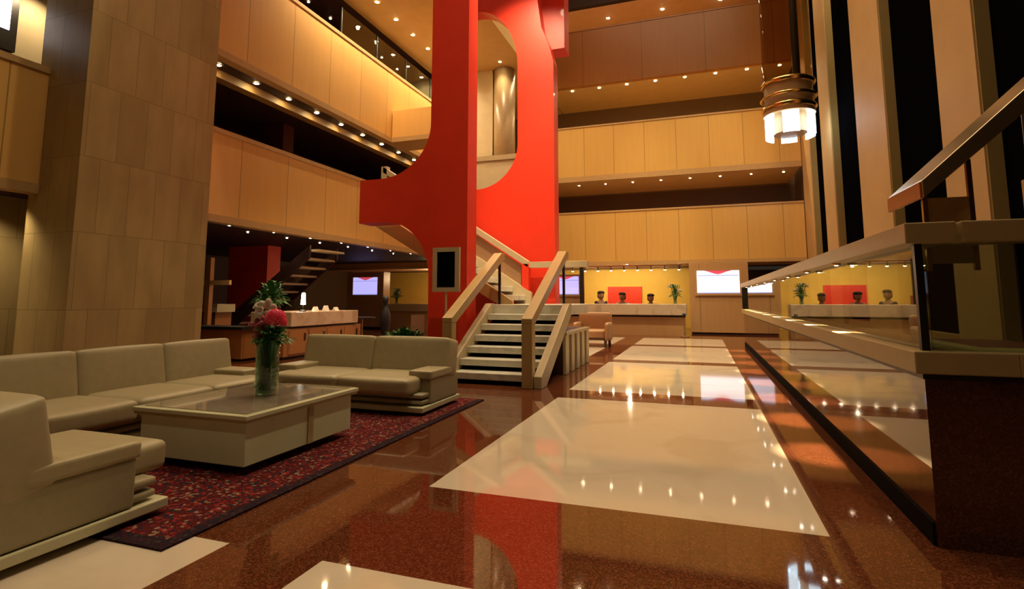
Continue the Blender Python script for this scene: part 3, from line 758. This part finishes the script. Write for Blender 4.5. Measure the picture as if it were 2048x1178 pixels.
# ================================================================== PEOPLE
def person(label, loc, rz, shirt, seated=True):
    """figure at origin facing -y; seated: seat height .45"""
    t = thing('person', label, 'person', loc, rz)
    def skin(name, pts, edges, radii, mat, root, par=t, sub=2):
        me = bpy.data.meshes.new(name); me.from_pydata(pts, edges, []); me.materials.append(mat)
        o = bpy.data.objects.new(name, me); COL.objects.link(o); o.parent = par
        o.modifiers.new('skin', 'SKIN'); d = me.skin_vertices[0].data
        for i, r in enumerate(radii): d[i].radius = (r, r) if not isinstance(r, tuple) else r; d[i].use_root = (i == root)
        s_ = o.modifiers.new('sub', 'SUBSURF'); s_.levels = sub; s_.render_levels = sub
        return o
    zh = .67 if seated else .92
    P = [(0, 0, zh), (0, .01, zh+.22), (0, .02, zh+.42), (0, 0, zh+.55), (0, -.02, zh+.66), (0, -.03, zh+.76)]
    Rr = [(.15, .11), (.13, .10), (.15, .10), (.055, .055), (.085, .095), (.065, .075)]
    E_ = [(0, 1), (1, 2), (2, 3), (3, 4), (4, 5)]
    def add(p, r, par): P.append(p); Rr.append(r); E_.append((par, len(P)-1)); return len(P)-1
    for s_ in (-1, 1):
        a = add((s_*.19, .01, zh+.43), .055, 2); a = add((s_*.23, -.02, zh+.18), .043, a); a = add((s_*.17, -.24, zh+.22), .032, a)
        h = add((s_*.16, -.31, zh+.23), .03, a)
        for j, (dx, L) in enumerate(((-.028, .07), (-.01, .085), (.01, .08), (.028, .06))):
            f = add((s_*.16+dx, -.35, zh+.235), .009, h); add((s_*.16+dx*1.1, -.35-L*.6, zh+.22), .008, f)
        add((s_*.12, -.31, zh+.215), .01, h)
        if seated:
            l = add((s_*.10, -.05, zh-.02), .085, 0); l = add((s_*.12, -.44, zh), .06, l); l = add((s_*.12, -.42, .10), .042, l); add((s_*.12, -.56, .05), .035, l)
        else:
            l = add((s_*.10, 0, zh-.08), .09, 0); l = add((s_*.11, -.01, .5), .06, l); l = add((s_*.11, .01, .09), .042, l); add((s_*.12, -.14, .04), .035, l)
    skin('body', P, E_, Rr, M['skin'], 0)
    hz = zh+.72
    MB().puff(-.095, .095, -.115, .085, hz-.14, hz+.13, .09, .01, 8).build('head', M['skin'], t, True, smooth=True)
    MB().puff(-.115, .115, -.112, .115, hz+.035, hz+.155, .06, .012, 8).puff(-.112, .112, -.03, .12, hz-.13, hz+.1, .07, .01, 8).build('hair', M['hair'], t, True, smooth=True)
    f = MB()
    for s_ in (-1, 1):
        f.lathe([(0, hz+.0), (.012, hz+.008), (0, hz+.016)], s_*.035, -.125, 8)
    f.build('eye', M['hair'], t, True)
    MB().prism([(-.12, hz+.0), (-.15, hz-.04), (-.12, hz-.045)], 'x', -.013, .013).build('nose', M['skin'], t, True)
    MB().box(-.025, .025, -.124, -.118, hz-.078, hz-.068).build('mouth', plain('lips', (.3, .08, .06)), t, True)
    MB().puff(-.112, -.092, -.03, .02, hz-.035, hz+.03, .01, 0, 4).puff(.092, .112, -.03, .02, hz-.035, hz+.03, .01, 0, 4).build('ear', M['skin'], t, True, smooth=True)
    JP = [(0, 0, zh-.02), (0, .01, zh+.22), (0, .02, zh+.44)]; JE = [(0, 1), (1, 2)]; JR = [(.175, .135), (.155, .125), (.17, .12)]
    for s_ in (-1, 1):
        JP += [(s_*.19, .01, zh+.44), (s_*.235, -.02, zh+.18), (s_*.175, -.22, zh+.22)]; n = len(JP); JE += [(2, n-3), (n-3, n-2), (n-2, n-1)]; JR += [.075, .06, .05]
    skin('jacket', JP, JE, JR, shirt, 0)
    if seated:
        TP = [(0, 0, zh-.04)]; TE = []; TR = [(.17, .12)]
        for s_ in (-1, 1):
            TP += [(s_*.10, -.08, zh-.03), (s_*.12, -.44, zh), (s_*.12, -.42, .12)]; n = len(TP); TE += [(0, n-3), (n-3, n-2), (n-2, n-1)]; TR += [.1, .075, .06]
    else:
        TP = [(0, 0, zh-.04)]; TE = []; TR = [(.17, .12)]
        for s_ in (-1, 1):
            TP += [(s_*.10, 0, zh-.1), (s_*.11, -.01, .5), (s_*.11, .01, .09)]; n = len(TP); TE += [(0, n-3), (n-3, n-2), (n-2, n-1)]; TR += [.105, .078, .06]
    skin('trousers', TP, TE, TR, M['suit'], 0)
    if seated: t.scale = (1, 1, .96)
    return t
def office_chair(label, loc):
    t = thing('office_chair', label, 'chair', loc)
    x, y, z = loc
    MB().puff(x-.24, x+.24, y-.24, y+.22, .36, .44, .03, .01, 6).build('seat', M['dark'], t, smooth=True)
    MB().puff(x-.22, x+.22, y+.24, y+.30, .5, .98, .03, .01, 6).build('backrest', M['dark'], t, smooth=True)
    MB().tube([(x, y, .05), (x, y, .37)], .03).build('column', M['black_frame'], t)
    mb = MB()
    for i in range(5):
        a = i*2*PI/5; mb.tube([(x, y, .07), (x+math.cos(a)*.28, y+math.sin(a)*.28, .03)], .022, 6)
    mb.build('star_base', M['black_frame'], t)
    MB().box(x-.05, x+.05, y+.2, y+.28, .40, .55).build('back_bracket', M['black_frame'], t)
person('dark-haired person seated behind the reception counter, left of the red panel', (-3.52, 20.5, 0), .5, M['suit'])
office_chair('dark office chair under the seated person left of the red panel', (-3.52, 20.6, 0))
person('dark-haired person in a pale shirt seated at the counter before the red panel', (-2.78, 20.9, -.05), -.2, M['shirt'])
office_chair('dark office chair under the person in front of the red panel', (-2.78, 21.0, 0))
person('person in dark clothes seated behind the counter, at the right of the red panel', (-1.75, 21.1, -.10), .3, M['suit'])
office_chair('dark office chair at the right end of the red panel', (-1.75, 21.2, 0))

# armchair near reception
t = thing('lobby_armchair', 'tan lobby armchair in front of the reception counter, behind the planter', 'armchair', (-2.65, 14.2, 0))
cxa, cya = -2.62, 14.0
MB().puff(cxa-.36, cxa+.36, cya-.35, cya+.3, .22, .42, .05, .01, 8).build('seat', M['tan_leather'], t, smooth=True)
MB().puff(cxa-.42, cxa+.42, cya+.26, cya+.44, .2, .84, .05, .01, 8).build('backrest', M['tan_leather'], t, smooth=True)
for s_ in (-1, 1):
    MB().puff(cxa+s_*.40-.06, cxa+s_*.40+.06, cya-.36, cya+.3, .16, .60, .04, .005, 6).build('armrest', M['tan_leather'], t, smooth=True)
    for yy in (-.3, .34):
        MB().box(cxa+s_*.36-.03, cxa+s_*.36+.03, cya+yy-.03, cya+yy+.03, 0, .2).build('leg', M['brown_dark'], t)
MB().box(cxa-.38, cxa+.38, cya-.33, cya+.38, .17, .23).build('seat_frame', M['brown_dark'], t)

# ================================================================== UNDER THE LEFT BALCONY
t = thing('bar_counter', 'long wooden bar cabinet with pale marble band, under the left balcony', 'counter', (-8.3, 10, 0))
MB().box(-8.75, -7.75, 8.75, 11.3, .06, .60).build('cabinet_body', M['wood_bar'], t)
MB().box(-8.7, -7.82, 8.8, 11.2, 0, .06).build('plinth', M['dark'], t)
MB().box(-8.7, -7.80, 8.78, 11.2, .60, .64).build('recess', M['dark'], t)
MB().box(-8.75, -7.72, 8.9, 11.15, .64, .93).build('marble_band', marble('warm_marble', (.62, .42, .28), (.50, .32, .20), .25, 2), t, bevel=.01)
for i in range(4):
    y = 8.85+i*.6
    d = MB().box(-7.75, -7.735, y+.02, y+.57, .10, .56).build('door', M['wood_bar'], t)
    MB().box(-7.734, -7.72, y+.46, y+.50, .36, .5).build('handle', M['black_frame'], d)
t = thing('wood_cabinet', 'brown plank cabinet at the left end of the bar', 'cabinet', (-9.4, 8.6, 0))
MB().box(-10.3, -8.35, 8.3, 8.72, .05, .60).build('body', M['wood_bar'], t)
MB().box(-10.35, -8.3, 8.25, 8.74, .60, .66).build('top', M['dark'], t)
MB().box(-10.25, -8.4, 8.35, 8.7, 0, .05).build('plinth', M['dark'], t)
# things on the bar
t = thing('table_lamp', 'small white glowing table lamp on the near end of the bar', 'lamp', (-7.95, 9.5, .93))
MB().lathe([(0, .93), (.07, .93), (.07, .95), (.015, .97), (.015, 1.1), (0, 1.1)], -7.95, 9.5, 16).build('base', M['black_frame'], t)
MB().lathe([(.05, 1.08), (.035, 1.32), (0, 1.33), (0, 1.30), (.03, 1.30)], -7.95, 9.5, 16).build('shade', M['bulb_white'], t, smooth=True)
point((-7.95, 9.5, 1.22), 3, WARM, .02)
plant('green_plant', 'large leafy plant with pale blooms on the bar behind the bouquet', (-8.3, 8.95, .93), .5, 200, .35, .2, .4, .22, .05, M['leaf'])
for i, (yy, h, lab) in enumerate(((9.85, .10, 'low white folded card on the bar, nearest the lamp'), (10.2, .12, 'taller white folded card at the middle of the bar'), (10.55, .08, 'small white folded card at the far end of the bar'))):
    o = MB().prism([(-8.02, .93), (-7.92, .93), (-7.97, .93+h)], 'y', yy, yy+.14).build('folded_card', M['paper']); tag(o, lab, 'card', 'cards on the bar')
# red column + stairs in the dark
t = thing('red_pillar', 'dim dark red pillar in shade under the left balcony', 'pillar', (-12, 12.4, 0))
MB().box(-12.9, -11.5, 12.2, 12.7, 0, 2.7).build('shaft', M['red'], t)
t = thing('staircase', 'dark open staircase rising to the right under the left balcony', 'staircase', (-11, 11.4, 0))
for k in range(12):
    x = -12.1+.28*k; z = .2+.2*k
    MB().box(x, x+.3, 10.9, 11.9, z-.05, z).build('tread', M['trim_stone'], t)
MB().prism([(-12.1, 0), (-11.8, 0), (-8.95, 2.2), (-8.95, 2.5), (-12.1, .25)], 'y', 10.84, 10.9).build('stringer', M['soffit_dark'], t)
MB().prism([(-12.1, 0), (-11.8, 0), (-8.95, 2.2), (-8.95, 2.5), (-12.1, .25)], 'y', 11.9, 11.96).build('stringer', M['soffit_dark'], t)
t = thing('service_counter', 'pale-topped counter in the dark beside the stone pillar', 'counter', (-11.5, 10, 0))
MB().box(-12.6, -10.2, 9.4, 9.9, .9, 1.08).build('top', M['trim_stone'], t)
MB().box(-12.5, -10.3, 9.45, 9.9, 0, .9).build('body', M['wood_bar'], t)
t = thing('wooden_barrier', 'wooden post with cross rail in the dark beside the stone pillar', 'barrier', (-10.1, 9.1, 0))
MB().box(-10.25, -10.13, 9.1, 9.2, 0, 2.1).build('post', M['wood_bar'], t)
MB().box(-10.9, -9.6, 9.12, 9.18, 1.5, 1.6).build('cross_rail', M['wood_box'], t)
t = thing('sculpture', 'slender dark standing sculpture beyond the end of the bar', 'sculpture', (-7.82, 12.5, 0))
MB().lathe([(0, .0), (.2, 0), (.2, .06), (.06, .1), (.09, .3), (.14, .55), (.13, .8), (.06, .98), (.04, 1.03), (.08, 1.12), (.085, 1.2), (.05, 1.27), (0, 1.29)], -7.82, 12.5, 20).build('figure', M['dark'], t, smooth=True)
t = thing('sign_card', 'white upright notice board behind the low planter', 'sign', (-5.6, 9.6, 0))
MB().box(-5.42, -5.12, 9.6, 9.63, .5, .88).build('board', M['paper'], t)
MB().tube([(-5.27, 9.64, .0), (-5.27, 9.64, .6)], .015).build('pole', M['steel'], t)
MB().lathe([(0, 0), (.1, 0), (.1, .015), (0, .02)], -5.27, 9.64, 16).build('base', M['steel'], t)
# side table behind in dim zone
t = thing('cafe_table', 'small dark cafe table between the bar and the sculpture', 'table', (-8.6, 12.6, 0))
MB().lathe([(0, .68), (.35, .68), (.35, .71), (0, .71)], -8.6, 12.6, 20).build('table_top', M['dark'], t)
MB().tube([(-8.6, 12.6, .02), (-8.6, 12.6, .69)], .03).build('leg', M['steel'], t)
MB().lathe([(0, 0), (.2, 0), (.2, .02), (0, .04)], -8.6, 12.6, 20).build('base', M['steel'], t)

# upper left room glimpse
t = thing('wall_lantern', 'dark-framed bright window lantern at the top left corner', 'lamp', (-9.55, 4.5, 4.8))
MB().box(-9.598, -9.53, 4.2, 4.9, 4.85, 5.75).build('frame', M['black_frame'], t)
MB().box(-9.53, -9.52, 4.35, 4.80, 5.15, 5.68).build('lit_pane', M['bulb_soft'], t)

# glass balustrades on the left parapets
for lab, z, ys, hh in (('clear glass balustrade with slim posts on top of the bright upper left parapet', 8.17, (11.6, 13.3, 15.0, 16.7, 18.4), .85),):
    t = thing('glass_balustrade', lab, 'balustrade', (-8.86, ys[0], z))
    for y in ys: MB().box(-8.88, -8.84, y, y+.04, z, z+hh).build('post', M['black_frame'], t)
    for y0_, y1_ in zip(ys, ys[1:]): MB().box(-8.865, -8.855, y0_+.05, y1_-.01, z+.03, z+hh).build('pane', M['clear'], t)
t = thing('laptop', 'open laptop resting near the balcony edge at the first storey', 'laptop', (-9.2, 9.6, 4.3))
MB().box(-9.45, -9.15, 9.3, 9.75, 4.30, 4.32).build('keyboard', M['steel'], t)
MB().box(-9.47, -9.45, 9.3, 9.75, 4.32, 4.62).build('screen_panel', M['screen_line'], t)
t = thing('gallery_table', 'small dark table carrying the laptop on the first-storey balcony', 'table', (-9.3, 9.5, 3.2))
MB().box(-9.7, -9.1, 9.1, 9.95, 4.25, 4.30).build('table_top', M['brown_dark'], t)
for dx in (-9.68, -9.16):
    for dy in (9.12, 9.88): MB().box(dx, dx+.05, dy, dy+.05, 3.2, 4.25).build('leg', M['brown_dark'], t)
tag(box('inner_pillar', M['maroon'], -11.3, -10.6, 11.6, 12.0, 3.2, 5.97), 'dim red pillar inside the first-storey gallery', 'pillar')

# ================================================================== CEILING DOWNLIGHTS
def row(fmt, pts, r, mat, group, pw=0, aimdx=0, angle=100, ordoff=0):
    for i, p in enumerate(pts):
        downlight(fmt % ORD[i+ordoff], p, r, mat, group)
        if pw: spot((p[0], p[1], p[2]-.06), (p[0]+aimdx, p[1], p[2]-3), pw, angle, .8)
row('%s recessed lamp from the left, in the dark soffit under the bright left parapet', [(-9.15, 7.1+1.01*i, 5.965) for i in range(10)], .06, M['bulb'], 'lamps under the bright left parapet', 25, .6)
row('%s recessed lamp from the left, in the cream top-storey soffit', [(-8.2, 10.28+1.0*i, 9.415) for i in range(9)], .06, M['bulb'], 'lamps in the cream top-storey soffit', 210, -.1, 130)
row('%s small lamp in the dark ceiling of the upper left gallery', [(-10.0, 11.65, 9.41), (-10.0, 12.6, 9.41), (-10.0, 15.35, 9.41), (-10.0, 16.35, 9.41)], .035, M['bulb_small'], 'small lamps in the upper left gallery')
row('%s lamp of the row nearest the edge, under the lower left parapet', [(-8.97, 8.45+1.22*i, 2.695) for i in range(8)], .048, M['bulb'], 'front lamps under the lower left parapet', 26, 0, 110)
row('%s lamp of the rear row under the lower left balcony', [(-9.55, 9.5+1.23*i, 2.695) for i in range(6)], .03, M['bulb_small'], 'rear lamps under the lower left balcony', 6)
row('%s lamp from the left, in the soffit below the dark brown far parapet', [(-4.5+1.065*i, 20.45, 9.415) for i in range(8)], .06, M['bulb'], 'lamps below the dark brown far parapet', 120, .0, 150)
row('%s lamp from the left, in the salmon soffit at the top of the far wall', [(-5.3+2.15*i, 21.2, 12.615) for i in range(4)], .075, M['bulb'], 'lamps in the salmon soffit', 110, 0, 140)
row('%s small lamp from the left, in the soffit below the golden far parapet', [(-4.37+1.045*i, 20.85, 5.655) for i in range(8)], .042, M['bulb_small'], 'lamps below the golden far parapet', 25, 0, 140)
row('%s lamp in the cream soffit seen through the red frame', [(-6.75, 15.3, 9.415), (-6.3, 17.0, 9.415), (-5.95, 18.3, 9.415)], .05, M['bulb'], 'lamps seen through the red frame', 60, 0, 120)

# unseen ceiling spots added above the frame; rear row brightens table and sofa fronts
HL = []
k = 0
for x in (-6.5, -3.6, -.7, 2.0):
    for y in (-4.0, 1.0, 5.0, 9.0, 13.0, 17.0):
        if abs(x+3.6) < .1 and abs(y-9) < .1: continue
        HL.append((x, y, 15.98))
for i, p in enumerate(HL):
    spot((p[0], p[1], 15.85), (p[0]*.9, p[1], 0), (950 if p[1] > 3 else 450 if p[1] > 0 else 1100)*(.45 if p[0] < -3 and p[1] < 8 else 1), 60, .7, (1., .76, .46), .12, 'atrium_fill_spot')
# added unseen spots brightening the red frames, parapets, stone pillar and piers
spot((-3.1, 9.0, 8.6), (-3.4, 10.7, 3.4), 1300, 95, 1., (1., .80, .50), .08)
spot((-1.2, 6.0, 13.5), (-3.3, 10.8, 2.6), 6000, 17, .9, (1., .80, .50), .08)
spot((-1.0, 3.0, 13.5), (-4.2, 8.4, 4.6), 1500, 34, .9, WARM, .1)
for x in (-3.5, 0, 2.6): spot((x, 13.5, 15.6), (x, 20.0, 3.4), 2700, 38, .9, WARM, .15, 'atrium_fill_spot')
for y in (7., 11., 15.): spot((-3.5, y, 15.6), (-8.7, y+1, 5.6), 1900, 48, .9, WARM, .15, 'atrium_fill_spot')
spot((-2.5, 4.0, 15.6), (-8.0, 6.0, 3.5), 1100, 40, .9, WARM, .15, 'atrium_fill_spot')
spot((-1.0, 9.0, 15.6), (3.4, 11.0, 4.5), 700, 60, .9, WARM, .15, 'atrium_fill_spot')
# broad unseen fill light added below the ceiling, tied to no lamp
area((-1.0, 12.0, 15.7), (-1.0, 12.0, 0), 500, 8, 8, (1., .72, .42))

# ================================================================== CAMERA / WORLD
cam = bpy.data.cameras.new('camera'); co = bpy.data.objects.new('camera', cam); COL.objects.link(co)
cam.sensor_width = 36; cam.lens = 36*1085/2048; cam.shift_y = -(589-477.5)/2048
cam.clip_end = 100
co.location = (0, 0, 1.2); co.rotation_euler = (PI/2+.11015, 0, .33175)
S.camera = co
wd = bpy.data.worlds.new('world'); S.world = wd; wd.use_nodes = True
wd.node_tree.nodes['Background'].inputs[0].default_value = (.02, .015, .01, 1); wd.node_tree.nodes['Background'].inputs[1].default_value = 1
S.view_settings.view_transform = 'Standard'; S.view_settings.look = 'None'; S.view_settings.gamma = 1; S.view_settings.use_curve_mapping = False
S.view_settings.exposure = .1
